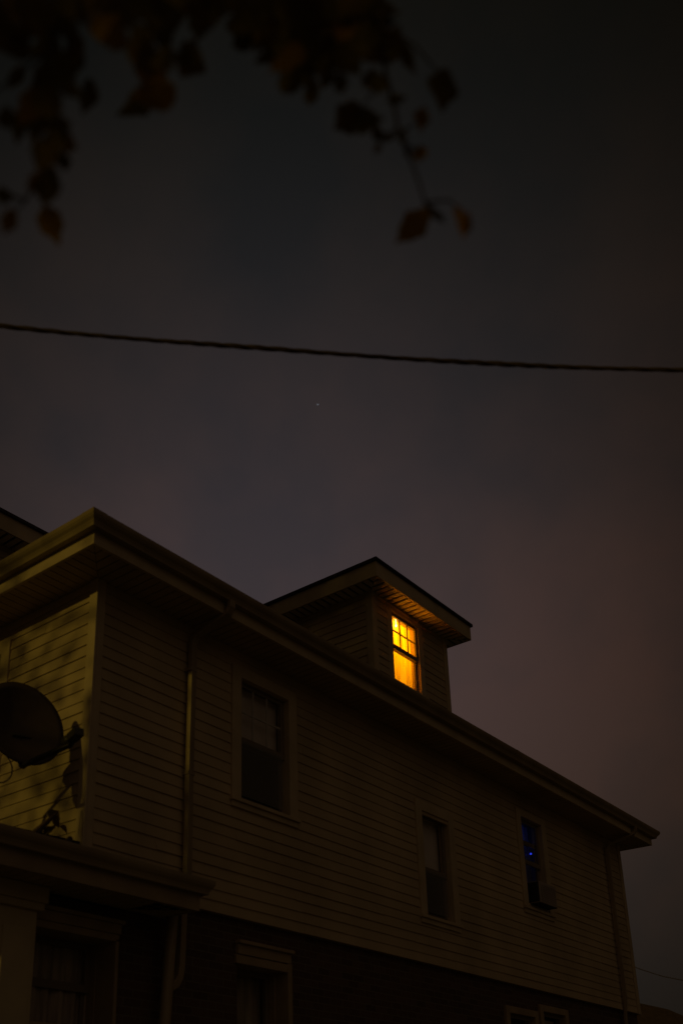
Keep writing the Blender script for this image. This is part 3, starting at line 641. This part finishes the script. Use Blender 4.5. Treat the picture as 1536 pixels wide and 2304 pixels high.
# ------------------------------------------------------------------ street tree whose sprays hang over the view
LEAVES = json.loads('''{"R":[[[-3.873,-5.753,3.634,-0.031,0.082,-0.076,-0.025,0.007,0.018],[-3.952,-5.919,3.486,0.022,-0.01,-0.035,-0.009,0.006,-0.008],[-3.941,-5.919,3.458,0.015,0.026,-0.051,-0.013,0.008,0.001],[-3.911,-5.84,3.568,0.042,-0.014,-0.015,0.001,0.007,-0.006],[-3.986,-5.92,3.821,0.029,0.036,-0.08,-0.032,0.015,-0.002],[-3.97,-5.853,3.801,0.02,0.026,-0.039,-0.018,0.008,-0.001],[-3.932,-5.817,3.761,0.002,0.006,-0.048,-0.007,0.018,0.004],[-4.029,-5.69,3.887,-0.02,0.069,-0.037,-0.031,-0.002,0.019],[-4.063,-5.768,3.799,0.042,-0.064,-0.033,-0.003,0.011,-0.029],[-3.986,-5.742,3.839,0.009,-0.006,-0.056,-0.006,0.012,-0.002],[-4.039,-5.771,3.713,-0.009,0.014,-0.026,-0.007,0.003,0.004],[-3.966,-5.761,3.828,0.024,-0.036,0.015,0.003,-0.002,-0.009],[-4.151,-5.854,3.736,0.015,-0.02,-0.055,-0.005,0.02,-0.006],[-4.054,-5.839,3.797,0.027,-0.037,-0.001,0.006,0.005,-0.008],[-4.028,-5.861,3.932,0.053,-0.001,-0.057,-0.004,0.012,-0.005],[-4.056,-5.81,4.0,-0.054,0.07,-0.112,-0.022,0.02,0.025],[-4.069,-5.854,3.647,0.015,0.007,-0.03,-0.007,0.007,-0.002],[-3.928,-5.784,3.791,0.014,-0.004,-0.028,-0.002,0.007,-0.002],[-4.144,-5.75,3.832,0.026,0.003,-0.042,-0.004,0.018,-0.002],[-4.068,-5.662,4.009,0.01,0.036,-0.041,-0.018,0.008,0.004],[-4.128,-5.659,3.905,0.008,0.021,-0.069,-0.013,0.015,0.003],[-4.205,-5.656,3.868,-0.012,0.034,-0.073,-0.023,0.016,0.011],[-4.299,-5.716,3.781,-0.021,0.071,-0.051,-0.012,0.021,0.031],[-4.182,-5.585,4.05,-0.017,0.089,-0.016,-0.023,-0.004,0.024],[-4.136,-5.654,3.998,0.013,0.026,-0.095,-0.037,0.017,-0.002],[-4.098,-5.698,4.027,0.011,-0.005,-0.104,-0.022,0.029,-0.004],[-4.163,-5.796,3.852,0.052,-0.013,-0.07,-0.023,0.017,-0.02],[-4.241,-5.566,4.087,0.035,0.012,-0.104,-0.034,0.019,-0.01],[-4.38,-5.668,3.861,-0.003,0.03,-0.08,-0.014,0.032,0.015],[-4.238,-5.546,4.067,0.022,0.004,-0.059,-0.013,0.023,-0.003],[-4.203,-5.616,4.096,0.087,-0.004,-0.081,-0.021,0.029,-0.022],[-4.197,-5.69,4.001,-0.027,0.076,-0.077,-0.023,0.022,0.03],[-4.147,-5.729,4.049,0.003,-0.01,-0.122,-0.038,0.024,-0.009],[-4.182,-5.823,3.903,0.043,-0.076,-0.075,-0.015,0.018,-0.033],[-4.094,-5.829,4.041,0.062,-0.069,-0.043,-0.004,0.016,-0.034],[-4.26,-5.701,4.007,0.034,0.059,-0.09,-0.016,0.04,0.015],[-4.224,-5.761,4.004,0.039,-0.011,-0.102,-0.013,0.041,-0.007],[-4.202,-5.828,3.962,-0.015,0.066,-0.083,-0.022,0.026,0.024],[-4.1,-5.857,4.05,0.062,-0.041,-0.053,-0.017,0.012,-0.03],[-4.355,-5.716,3.925,0.038,0.009,-0.097,-0.014,0.037,-0.001],[-4.195,-5.852,3.826,0.01,0.027,-0.07,-0.018,0.022,0.006],[-4.174,-5.699,4.078,0.077,-0.061,-0.031,0.001,0.02,-0.036],[-4.137,-5.745,3.993,-0.034,0.072,-0.044,-0.016,0.011,0.03],[-4.314,-5.668,3.878,0.009,0.051,-0.06,-0.011,0.025,0.016],[-4.196,-5.8,3.953,0.036,-0.028,-0.078,-0.026,0.017,-0.022],[-4.4,-5.667,3.909,0.06,0.025,-0.075,-0.031,0.022,-0.012],[-4.267,-5.609,4.076,0.031,-0.046,-0.095,-0.026,0.024,-0.025],[-4.206,-5.644,4.006,0.005,0.047,-0.08,-0.027,0.022,0.011],[-4.229,-5.737,3.893,0.063,0.032,-0.077,-0.03,0.022,-0.01],[-4.15,-5.651,3.949,0.022,-0.017,-0.069,-0.016,0.017,-0.011],[-4.22,-5.769,3.788,-0.008,0.03,-0.06,-0.023,0.01,0.007],[-4.205,-5.835,3.798,0.038,-0.048,-0.048,-0.006,0.016,-0.022],[-4.097,-5.811,4.017,0.062,0.022,-0.071,-0.025,0.021,-0.011],[-4.054,-5.821,3.958,0.005,-0.004,-0.065,-0.008,0.022,0.001],[-4.102,-5.8,3.848,-0.007,0.023,-0.051,-0.012,0.014,0.008]],[[[-4.136,-5.967,4.284],[-4.131,-5.896,4.153],[-4.113,-5.852,4.04],[-4.088,-5.827,3.946],[-4.061,-5.819,3.881],[-4.034,-5.818,3.824],[-4.012,-5.812,3.77],[-3.991,-5.816,3.735],[-3.967,-5.817,3.691],[-3.947,-5.819,3.653],[-3.927,-5.818,3.613],[-3.911,-5.824,3.591]],[[-4.034,-5.818,3.824],[-4.02,-5.842,3.838]],[[-4.011,-5.812,3.768],[-4.027,-5.785,3.754],[-4.032,-5.763,3.726]],[[-3.927,-5.818,3.613],[-3.888,-5.844,3.58]],[[-4.088,-5.827,3.946],[-4.162,-5.763,3.984],[-4.239,-5.697,4.022],[-4.3,-5.67,4.097]],[[-4.008,-5.809,3.759],[-3.98,-5.858,3.787]],[[-3.991,-5.816,3.735],[-3.963,-5.837,3.716]],[[-4.061,-5.819,3.881],[-4.083,-5.748,3.801]],[[-4.105,-5.845,4.012],[-4.188,-5.706,3.937],[-4.164,-5.685,3.853]],[[-3.927,-5.818,3.613],[-3.892,-5.861,3.618],[-3.864,-5.877,3.59]],[[-4.099,-5.836,3.984],[-4.039,-5.883,3.946],[-3.971,-5.917,3.871]]]],"M":[[[-4.422,-5.578,3.903,0.033,0.042,-0.077,-0.016,0.033,0.008],[-4.427,-5.594,3.923,0.058,0.029,-0.067,-0.023,0.024,-0.008],[-4.395,-5.513,4.033,-0.012,0.035,-0.06,-0.02,0.012,0.01],[-4.595,-5.498,3.756,-0.02,0.034,-0.076,-0.039,0.011,0.011],[-4.53,-5.443,3.913,0.02,-0.034,-0.074,-0.021,0.018,-0.019],[-4.471,-5.418,4.049,0.023,0.012,-0.098,-0.013,0.042,0.004],[-4.545,-5.563,3.812,0.069,-0.002,-0.065,-0.028,0.017,-0.024],[-4.535,-5.535,3.708,0.016,0.039,-0.065,-0.029,0.018,0.005],[-4.468,-5.517,3.868,0.067,0.02,-0.073,-0.008,0.036,-0.004],[-4.507,-5.562,3.702,-0.013,0.022,-0.071,-0.022,0.016,0.008],[-4.377,-5.507,3.875,-0.017,0.028,-0.082,-0.027,0.017,0.01],[-4.422,-5.561,3.81,0.047,-0.026,-0.022,0.003,0.018,-0.017],[-4.466,-5.493,3.708,-0.074,0.056,-0.065,-0.026,0.004,0.03],[-4.408,-5.361,3.848,-0.034,0.076,-0.05,-0.017,0.01,0.026],[-4.417,-5.477,3.766,0.026,-0.018,-0.062,-0.018,0.021,-0.015],[-4.401,-5.418,3.884,0.039,0.034,-0.056,-0.028,0.016,-0.004],[-4.421,-5.498,3.982,0.022,0.01,-0.065,-0.009,0.025,0.001],[-4.514,-5.609,3.842,0.018,-0.003,-0.083,-0.023,0.022,-0.007],[-4.355,-5.586,4.029,0.027,0.04,-0.067,-0.031,0.012,-0.001],[-4.426,-5.457,4.091,0.009,0.064,-0.081,-0.036,0.016,0.011],[-4.53,-5.421,3.964,-0.03,0.05,-0.053,-0.029,0.002,0.015],[-4.553,-5.536,3.748,0.013,-0.008,-0.064,-0.009,0.025,-0.002]],[[[-4.541,-5.598,4.17],[-4.519,-5.54,4.027],[-4.506,-5.504,3.937],[-4.479,-5.493,3.865],[-4.445,-5.47,3.757]],[[-4.506,-5.504,3.937],[-4.535,-5.439,3.883]],[[-4.479,-5.493,3.865],[-4.41,-5.541,3.811]],[[-4.512,-5.528,3.991],[-4.432,-5.579,3.919]],[[-4.461,-5.477,3.802],[-4.466,-5.43,3.73]]]],"L":[[[-4.725,-5.337,3.741,-0.041,0.031,-0.085,-0.037,0.008,0.013],[-4.721,-5.425,3.741,0.057,0.035,-0.088,-0.034,0.017,-0.009],[-4.672,-5.232,3.996,0.004,0.021,-0.109,-0.025,0.031,0.006],[-4.67,-5.447,3.791,0.036,-0.015,-0.072,-0.013,0.025,-0.011],[-4.637,-5.363,3.871,0.033,0.025,-0.065,-0.009,0.033,0.004],[-4.643,-5.323,3.831,-0.017,0.079,-0.036,-0.016,0.011,0.029],[-4.68,-5.307,3.794,0.026,-0.019,-0.059,-0.017,0.018,-0.014],[-4.598,-5.392,3.798,0.023,0.021,-0.065,-0.017,0.011,-0.002],[-4.638,-5.393,3.673,0.015,0.044,-0.085,-0.031,0.018,0.005],[-4.578,-5.342,3.817,-0.002,0.071,-0.041,-0.013,0.016,0.022],[-4.646,-5.352,3.68,-0.025,0.053,-0.028,-0.021,-0.002,0.017],[-4.536,-5.353,3.747,0.013,0.03,-0.074,-0.012,0.02,0.006],[-4.63,-5.439,3.596,0.054,-0.016,-0.014,-0.004,0.008,-0.016],[-4.661,-5.33,3.61,-0.004,0.031,-0.091,-0.021,0.022,0.009],[-4.659,-5.402,3.561,0.021,-0.005,-0.084,-0.026,0.018,-0.01],[-4.577,-5.244,3.719,0.009,0.066,-0.05,-0.021,0.013,0.015],[-4.627,-5.398,3.512,0.03,0.013,-0.077,-0.019,0.019,-0.004],[-4.608,-5.22,3.69,0.024,0.039,-0.05,-0.015,0.014,0.004],[-4.688,-5.292,3.584,-0.02,0.043,0.009,-0.009,-0.009,0.015],[-4.588,-5.385,3.526,0.031,-0.015,-0.008,0.005,0.011,-0.01],[-4.639,-5.372,3.456,0.001,0.028,-0.065,-0.018,0.019,0.008],[-4.541,-5.259,3.661,0.033,-0.001,-0.06,-0.017,0.015,-0.01],[-4.532,-5.292,3.601,0.024,0.013,-0.028,-0.013,0.01,-0.004],[-4.606,-5.343,3.42,0.009,0.014,-0.076,-0.019,0.019,0.001],[-4.62,-5.318,3.443,-0.01,0.038,-0.013,-0.014,-0.003,0.011],[-4.513,-5.215,3.634,0.028,-0.02,-0.05,-0.01,0.018,-0.013],[-4.621,-5.223,3.48,0.038,-0.029,0.002,0.006,0.006,-0.011],[-4.626,-5.251,3.382,0.001,0.028,-0.049,-0.018,0.008,0.004],[-4.477,-5.189,3.541,0.059,0.011,-0.064,-0.017,0.022,-0.011],[-4.59,-5.237,3.727,0.032,-0.012,-0.048,-0.017,0.013,-0.015],[-4.657,-5.359,3.482,-0.003,0.009,-0.045,-0.007,0.017,0.006],[-4.61,-5.409,3.891,0.055,0.014,-0.057,-0.019,0.019,-0.011],[-4.657,-5.525,3.747,0.003,0.034,-0.072,-0.028,0.013,0.004],[-4.704,-5.363,3.774,-0.032,0.049,-0.045,-0.02,0.005,0.019],[-4.749,-5.334,3.774,0.071,0.008,-0.053,-0.021,0.018,-0.018],[-4.63,-5.221,3.824,-0.004,0.039,-0.044,-0.014,0.012,0.011],[-4.622,-5.385,3.838,0.042,-0.013,-0.05,-0.001,0.025,-0.008]],[[[-4.76,-5.395,4.114],[-4.695,-5.388,3.973],[-4.657,-5.367,3.859],[-4.63,-5.356,3.788],[-4.608,-5.337,3.709],[-4.589,-5.308,3.621],[-4.575,-5.283,3.551],[-4.563,-5.266,3.498],[-4.54,-5.267,3.454]],[[-4.634,-5.353,3.79],[-4.657,-5.305,3.753],[-4.682,-5.252,3.709],[-4.716,-5.182,3.657]],[[-4.575,-5.283,3.551],[-4.582,-5.239,3.49],[-4.593,-5.211,3.463]],[[-4.608,-5.337,3.709],[-4.563,-5.385,3.705]],[[-4.652,-5.363,3.841],[-4.7,-5.292,3.815]],[[-4.582,-5.239,3.49],[-4.613,-5.209,3.498]],[[-4.596,-5.314,3.648],[-4.631,-5.264,3.63]],[[-4.644,-5.366,3.832],[-4.602,-5.394,3.797]]]]}''')
tree = empty('street_tree', (-10.2, -5.2, 0)); tag(tree, 'autumn tree whose leafy sprays hang into the top left of the sky', 'tree')
b = MB(); b.tube([(-10.2,-5.2,-.1), (-10.15,-5.15,.5), (-10.1,-5.0,2), (-10.0,-4.9,4), (-9.7,-4.6,6), (-9.3,-4.2,8)], [.34, .27, .23, .20, .16, .11], 14); b.build('trunk', M['bark'], tree, z=0, smooth=True)
b = MB()
for pts, rr in (([(-10.0,-4.9,4.0), (-8.5,-5.2,5.0), (-6.8,-5.6,5.3), (-5.4,-5.9,5.1), (-4.5,-5.95,4.75)], [.11,.085,.06,.04,.022]), ([(-9.8,-4.7,5.6), (-8.6,-3.4,7.0), (-7.4,-1.8,8.0), (-6.4,-.2,8.5), (-5.8,1.4,8.7)], [.10,.08,.06,.04,.02]), ([(-9.3,-4.2,8), (-9.2,-3.6,9.4), (-9.5,-3.2,10.5)], [.10,.06,.03])):
    b.tube(pts, rr, 9)
b.build('limb', M['bark'], tree, z=0, smooth=True)
tip = Vector((-4.5,-5.95,4.75))
for key in ('R', 'M', 'L'):
    lv, tw = LEAVES[key]
    b = MB(); b.tube([tuple(tip+(Vector((-5.4,-5.9,5.1))-tip)*(.0 if key == 'R' else .5)), tw[0][0]], [.016, .010], 7)
    for i, t in enumerate(tw): b.tube(t, [(.006 if i == 0 else .004)*(1-.6*j/max(1, len(t)-1)) for j in range(len(t))], 6)
    br = b.build('branch', M['bark'], tree, z=0, smooth=True)
    b = MB()
    for q in lv: leaf(b, q[0:3], q[3:6], q[6:9], random.uniform(.05, .45), .24)
    lo = b.build('leaves', M['leaf'], br, z=0); lo.data.materials.append(M['paleleaf'])
    pale = {'R': (0, 1, 2, 5, 6, 33, 22), 'M': (3, 12, 15), 'L': (27, 28, 24, 13, 19)}[key]; per = len(lo.data.polygons)//len(lv)
    for k in pale:
        for f_ in range(k*per, (k+1)*per): lo.data.polygons[f_].material_index = 1
# unseen crown leaves added on the lamp side, massed to shade front and dormer
b = MB(); SUN = Vector((math.cos(R(20))*math.cos(R(-1.5)), math.cos(R(20))*math.sin(R(-1.5)), -math.sin(R(20)))).normalized()
rnd = random.Random(21)
def cover(y, z):
    if y < .10: return .75 if z < 1.45 else .04
    if y > .95: return .95
    if z > 1.75: return .15+.85*min(1, max(0, (y-.15)/.5))
    if z > 1.2: return .16+.3*y
    return .62 if z > .25 else .75
n = 0
while n < 2300:
    y = rnd.uniform(-.5, 2.6); z = rnd.uniform(-.2, 3.3)
    c = cover(y, z)
    # clump the leaves
    c *= .10+1.7*(.5+.5*math.sin(9.5*y+1.7*math.sin(5.1*z))*math.sin(8.3*z+2.2*y+1.0))**1.6
    if rnd.random() > c: continue
    k = rnd.uniform(5.2, 7.6)
    p = Vector((0, y, z+H0))-SUN*k
    a = Vector((rnd.uniform(-1, 1), rnd.uniform(-1, 1), rnd.uniform(-1, .3))).normalized()*rnd.uniform(.07, .12)
    w_ = a.orthogonal().normalized(); w_.rotate(__import__('mathutils').Quaternion(a.normalized(), rnd.uniform(0, 6.28))); w_ *= a.length*.36
    leaf(b, p, a, w_, .2, .1); n += 1
for i in range(420):        # unseen close cluster added to shade the lower corner and downspout
    y = rnd.uniform(-.32, .03); z = rnd.uniform(-.3, 1.68); k = rnd.uniform(5.2, 7.2); p = Vector((0, y, z+H0))-SUN*k
    a = Vector((rnd.uniform(-1, 1), rnd.uniform(-1, 1), rnd.uniform(-1, .3))).normalized()*rnd.uniform(.09, .13)
    w_ = a.orthogonal().normalized(); w_.rotate(__import__('mathutils').Quaternion(a.normalized(), rnd.uniform(0, 6.28))); w_ *= a.length*.38
    leaf(b, p, a, w_, .2, .1)
for i in range(700):        # unseen leaves added up the limb to shade the hanging sprays
    k = rnd.uniform(2.8, 5.0); p = Vector((-4.3, -5.65, 4.05))+Vector((rnd.uniform(-.4, .3), rnd.uniform(-.75, .75), rnd.uniform(-.55, .65)))-SUN*k
    a = Vector((rnd.uniform(-1, 1), rnd.uniform(-1, 1), rnd.uniform(-1, .3))).normalized()*rnd.uniform(.09, .14)
    w_ = a.orthogonal().normalized(); w_.rotate(__import__('mathutils').Quaternion(a.normalized(), rnd.uniform(0, 6.28))); w_ *= a.length*.38
    leaf(b, p, a, w_, .2, .1)
for i in range(8800):  # dense unseen screen of leaves added to keep direct light off the dormer
    y = rnd.uniform(-.9, 3.8); z = rnd.uniform(3.05, 8.7)
    if z < 3.35 and rnd.random() < .45: continue
    k = rnd.uniform(6.4, 9.4); p = Vector((0, y, z+H0))-SUN*k
    a = Vector((rnd.uniform(-1, 1), rnd.uniform(-1, 1), rnd.uniform(-1, .3))).normalized()*rnd.uniform(.17, .25)
    w_ = a.orthogonal().normalized(); w_.rotate(__import__('mathutils').Quaternion(a.normalized(), rnd.uniform(0, 6.28))); w_ *= a.length*.40
    leaf(b, p, a, w_, .2, .1)
for i in range(900):
    c = Vector((-9.3, -3.8, 8.8)); v = Vector((rnd.gauss(0, 1), rnd.gauss(0, 1), rnd.gauss(0, .7)))*.95
    p = c+v; a = Vector((rnd.uniform(-1, 1), rnd.uniform(-1, 1), rnd.uniform(-1, .3))).normalized()*rnd.uniform(.08, .13); w_ = a.orthogonal().normalized()*a.length*.36
    leaf(b, p, a, w_, .2, .1)
b.build('crown', M['leaf'], tree, z=0)  # most of this foliage is added out of view to block the sun

# ------------------------------------------------------------------ light
def lamp(name, kind, loc, energy, color, **kw):
    l = bpy.data.lights.new(name, kind); l.energy = energy; l.color = color
    for k, v in kw.items(): setattr(l, k, v)
    o = bpy.data.objects.new(name, l); col.objects.link(o); o.location = loc; return o
s = lamp('sun', 'SUN', (-20, 0, 15), 0.3, (1.0, .72, .12), angle=R(1.5)); s.rotation_euler = SUN.to_track_quat('-Z', 'Y').to_euler()
lamp('attic_lamp', 'POINT', (6.25, 1.22, H0+5.02), 72, (1.0, .335, .0005), shadow_soft_size=.06)
lamp('blue_room_lamp', 'POINT', (8.62, .46, H0+2.40), 0.34, (.06, .13, 1.0), shadow_soft_size=.04)

# ------------------------------------------------------------------ night sky
wd = bpy.data.worlds.new('World'); sc.world = wd; wd.use_nodes = True
nt = wd.node_tree; nt.nodes.clear(); N = nt.nodes.new; lk = nt.links.new
out = N('ShaderNodeOutputWorld'); bg = N('ShaderNodeBackground'); lk(bg.outputs[0], out.inputs[0]); bg.inputs[1].default_value = 1.0
tc = N('ShaderNodeTexCoord'); D_ = tc.outputs['Generated']
sx = N('ShaderNodeSeparateXYZ'); lk(D_, sx.inputs[0])
rp = N('ShaderNodeValToRGB'); rp.color_ramp.interpolation = 'B_SPLINE'
lk(sx.outputs[2], rp.inputs[0]); els = rp.color_ramp.elements
STOPS = [(0, (.0672, .0790, .110)), (.1, (.0744, .0820, .1150)), (.2, (.0900, .0800, .0970)), (.3, (.0876, .0668, .0736)), (.4, (.0717, .0517, .0546)), (.5, (.0517, .0381, .0399)), (.6, (.0344, .0274, .0289)), (.7, (.0221, .0198, .0211)), (.8, (.0143, .0147, .0155)), (.9, (.0098, .0116, .0116)), (1, (.0080, .0095, .0092))]
rp.color_ramp.interpolation = 'LINEAR'
els[0].position = STOPS[0][0]; els[0].color = (*STOPS[0][1], 1); els[1].position = 1; els[1].color = (*STOPS[-1][1], 1)
for p, c in STOPS[1:-1]:
    e = els.new(p); e.color = (*c, 1)
def dot(v):
    d = N('ShaderNodeVectorMath'); d.operation = 'DOT_PRODUCT'; lk(D_, d.inputs[0]); d.inputs[1].default_value = v; return d.outputs['Value']
def mrange(x, a, b, c, d):
    m = N('ShaderNodeMapRange'); m.interpolation_type = 'SMOOTHSTEP'; lk(x, m.inputs[0])
    for i, v in enumerate((a, b, c, d)): m.inputs[i+1].default_value = v
    return m.outputs[0]
def mul(a, b, fac=1.0, t='MULTIPLY'):
    m = N('ShaderNodeMixRGB'); m.blend_type = t; m.inputs[0].default_value = fac
    for i, v in ((1, a), (2, b)):
        if isinstance(v, tuple): m.inputs[i].default_value = (*v, 1)
        else: lk(v, m.inputs[i])
    return m.outputs[0]
cf = N('ShaderNodeCombineXYZ'); dg = dot((.626, .523, .578))
for ch, k in enumerate((11.26, 12.71, 15.91)):          # exp(-k*(1-dot)): town glow, with lens vignetting put into the sky colour
    m1 = N('ShaderNodeMath'); m1.operation = 'MULTIPLY_ADD'; lk(dg, m1.inputs[0]); m1.inputs[1].default_value = k; m1.inputs[2].default_value = -k
    m2 = N('ShaderNodeMath'); m2.operation = 'EXPONENT'; lk(m1.outputs[0], m2.inputs[0]); lk(m2.outputs[0], cf.inputs[ch])
c1 = mul(rp.outputs[0], cf.outputs[0])
ns = N('ShaderNodeTexNoise'); ns.inputs['Scale'].default_value = 6.5; ns.inputs['Detail'].default_value = 4; ns.inputs['Roughness'].default_value = .5; lk(D_, ns.inputs['Vector'])
tr = N('ShaderNodeValToRGB'); lk(ns.outputs['Fac'], tr.inputs[0])
tr.color_ramp.elements[0].position = .36; tr.color_ramp.elements[0].color = (.81, .875, .93, 1); tr.color_ramp.elements[1].position = .66; tr.color_ramp.elements[1].color = (1.15, 1.06, 1.02, 1)
c2 = mul(c1, tr.outputs[0])
red = mrange(dot((.93, .05, .36)), .90, .985, 0, 1)
ns2 = N('ShaderNodeTexNoise'); ns2.inputs['Scale'].default_value = 5; lk(D_, ns2.inputs['Vector'])
rm = N('ShaderNodeMath'); rm.operation = 'MULTIPLY'; lk(red, rm.inputs[0]); lk(ns2.outputs['Fac'], rm.inputs[1])
mxr = N('ShaderNodeMixRGB'); mxr.blend_type = 'MULTIPLY'; lk(rm.outputs[0], mxr.inputs[0]); lk(c2, mxr.inputs[1]); mxr.inputs[2].default_value = (1.16, .97, .86, 1)
# added warm sky glow, high and unseen behind the viewer, standing for street light
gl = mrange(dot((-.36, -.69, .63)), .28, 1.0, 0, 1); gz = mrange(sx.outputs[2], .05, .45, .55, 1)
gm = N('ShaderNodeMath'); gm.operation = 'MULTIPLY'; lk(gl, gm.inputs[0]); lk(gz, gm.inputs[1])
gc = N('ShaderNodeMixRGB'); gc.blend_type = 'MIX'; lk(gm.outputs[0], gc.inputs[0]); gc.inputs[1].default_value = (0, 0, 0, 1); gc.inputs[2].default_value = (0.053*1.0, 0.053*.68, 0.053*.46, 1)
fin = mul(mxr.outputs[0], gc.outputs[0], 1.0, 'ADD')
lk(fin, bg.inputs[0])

# ------------------------------------------------------------------ camera: a fast lens with a slight rise
cam = bpy.data.cameras.new('camera'); co = bpy.data.objects.new('camera', cam); col.objects.link(co); sc.camera = co
from mathutils import Matrix
rt = Vector((0.6567, -0.75415, -0.00044)); dn = Vector((0.26747, 0.23345, -0.93486)); fw = Vector((0.70513, 0.6138, 0.35502))
fw.normalize(); rt = (rt-fw*rt.dot(fw)).normalized(); dn = fw.cross(rt).normalized()
mw = Matrix.Identity(4)
for i in range(3): mw[i][0] = rt[i]; mw[i][1] = -dn[i]; mw[i][2] = -fw[i]; mw[i][3] = (-5.508, -6.669, H0-2.146)[i]
co.matrix_world = mw
cam.sensor_fit = 'VERTICAL'; cam.sensor_height = 36; cam.lens = 2340.322/2304*36
cam.shift_x = (768-560.93)/2304; cam.shift_y = (1706.6-1152)/2304
cam.clip_start = .05; cam.clip_end = 3000
cam.dof.use_dof = True; cam.dof.focus_distance = 17.5; cam.dof.aperture_fstop = 1.3
sc.view_settings.view_transform = 'Standard'; sc.view_settings.look = 'None'; sc.view_settings.exposure = 0; sc.view_settings.gamma = 1
sc.render.engine = 'CYCLES'; sc.cycles.use_denoising = True
sc.cycles.max_bounces = 8; sc.cycles.transparent_max_bounces = 12; sc.cycles.sample_clamp_indirect = 8.0
sc.render.resolution_x = 682; sc.render.resolution_y = 1024
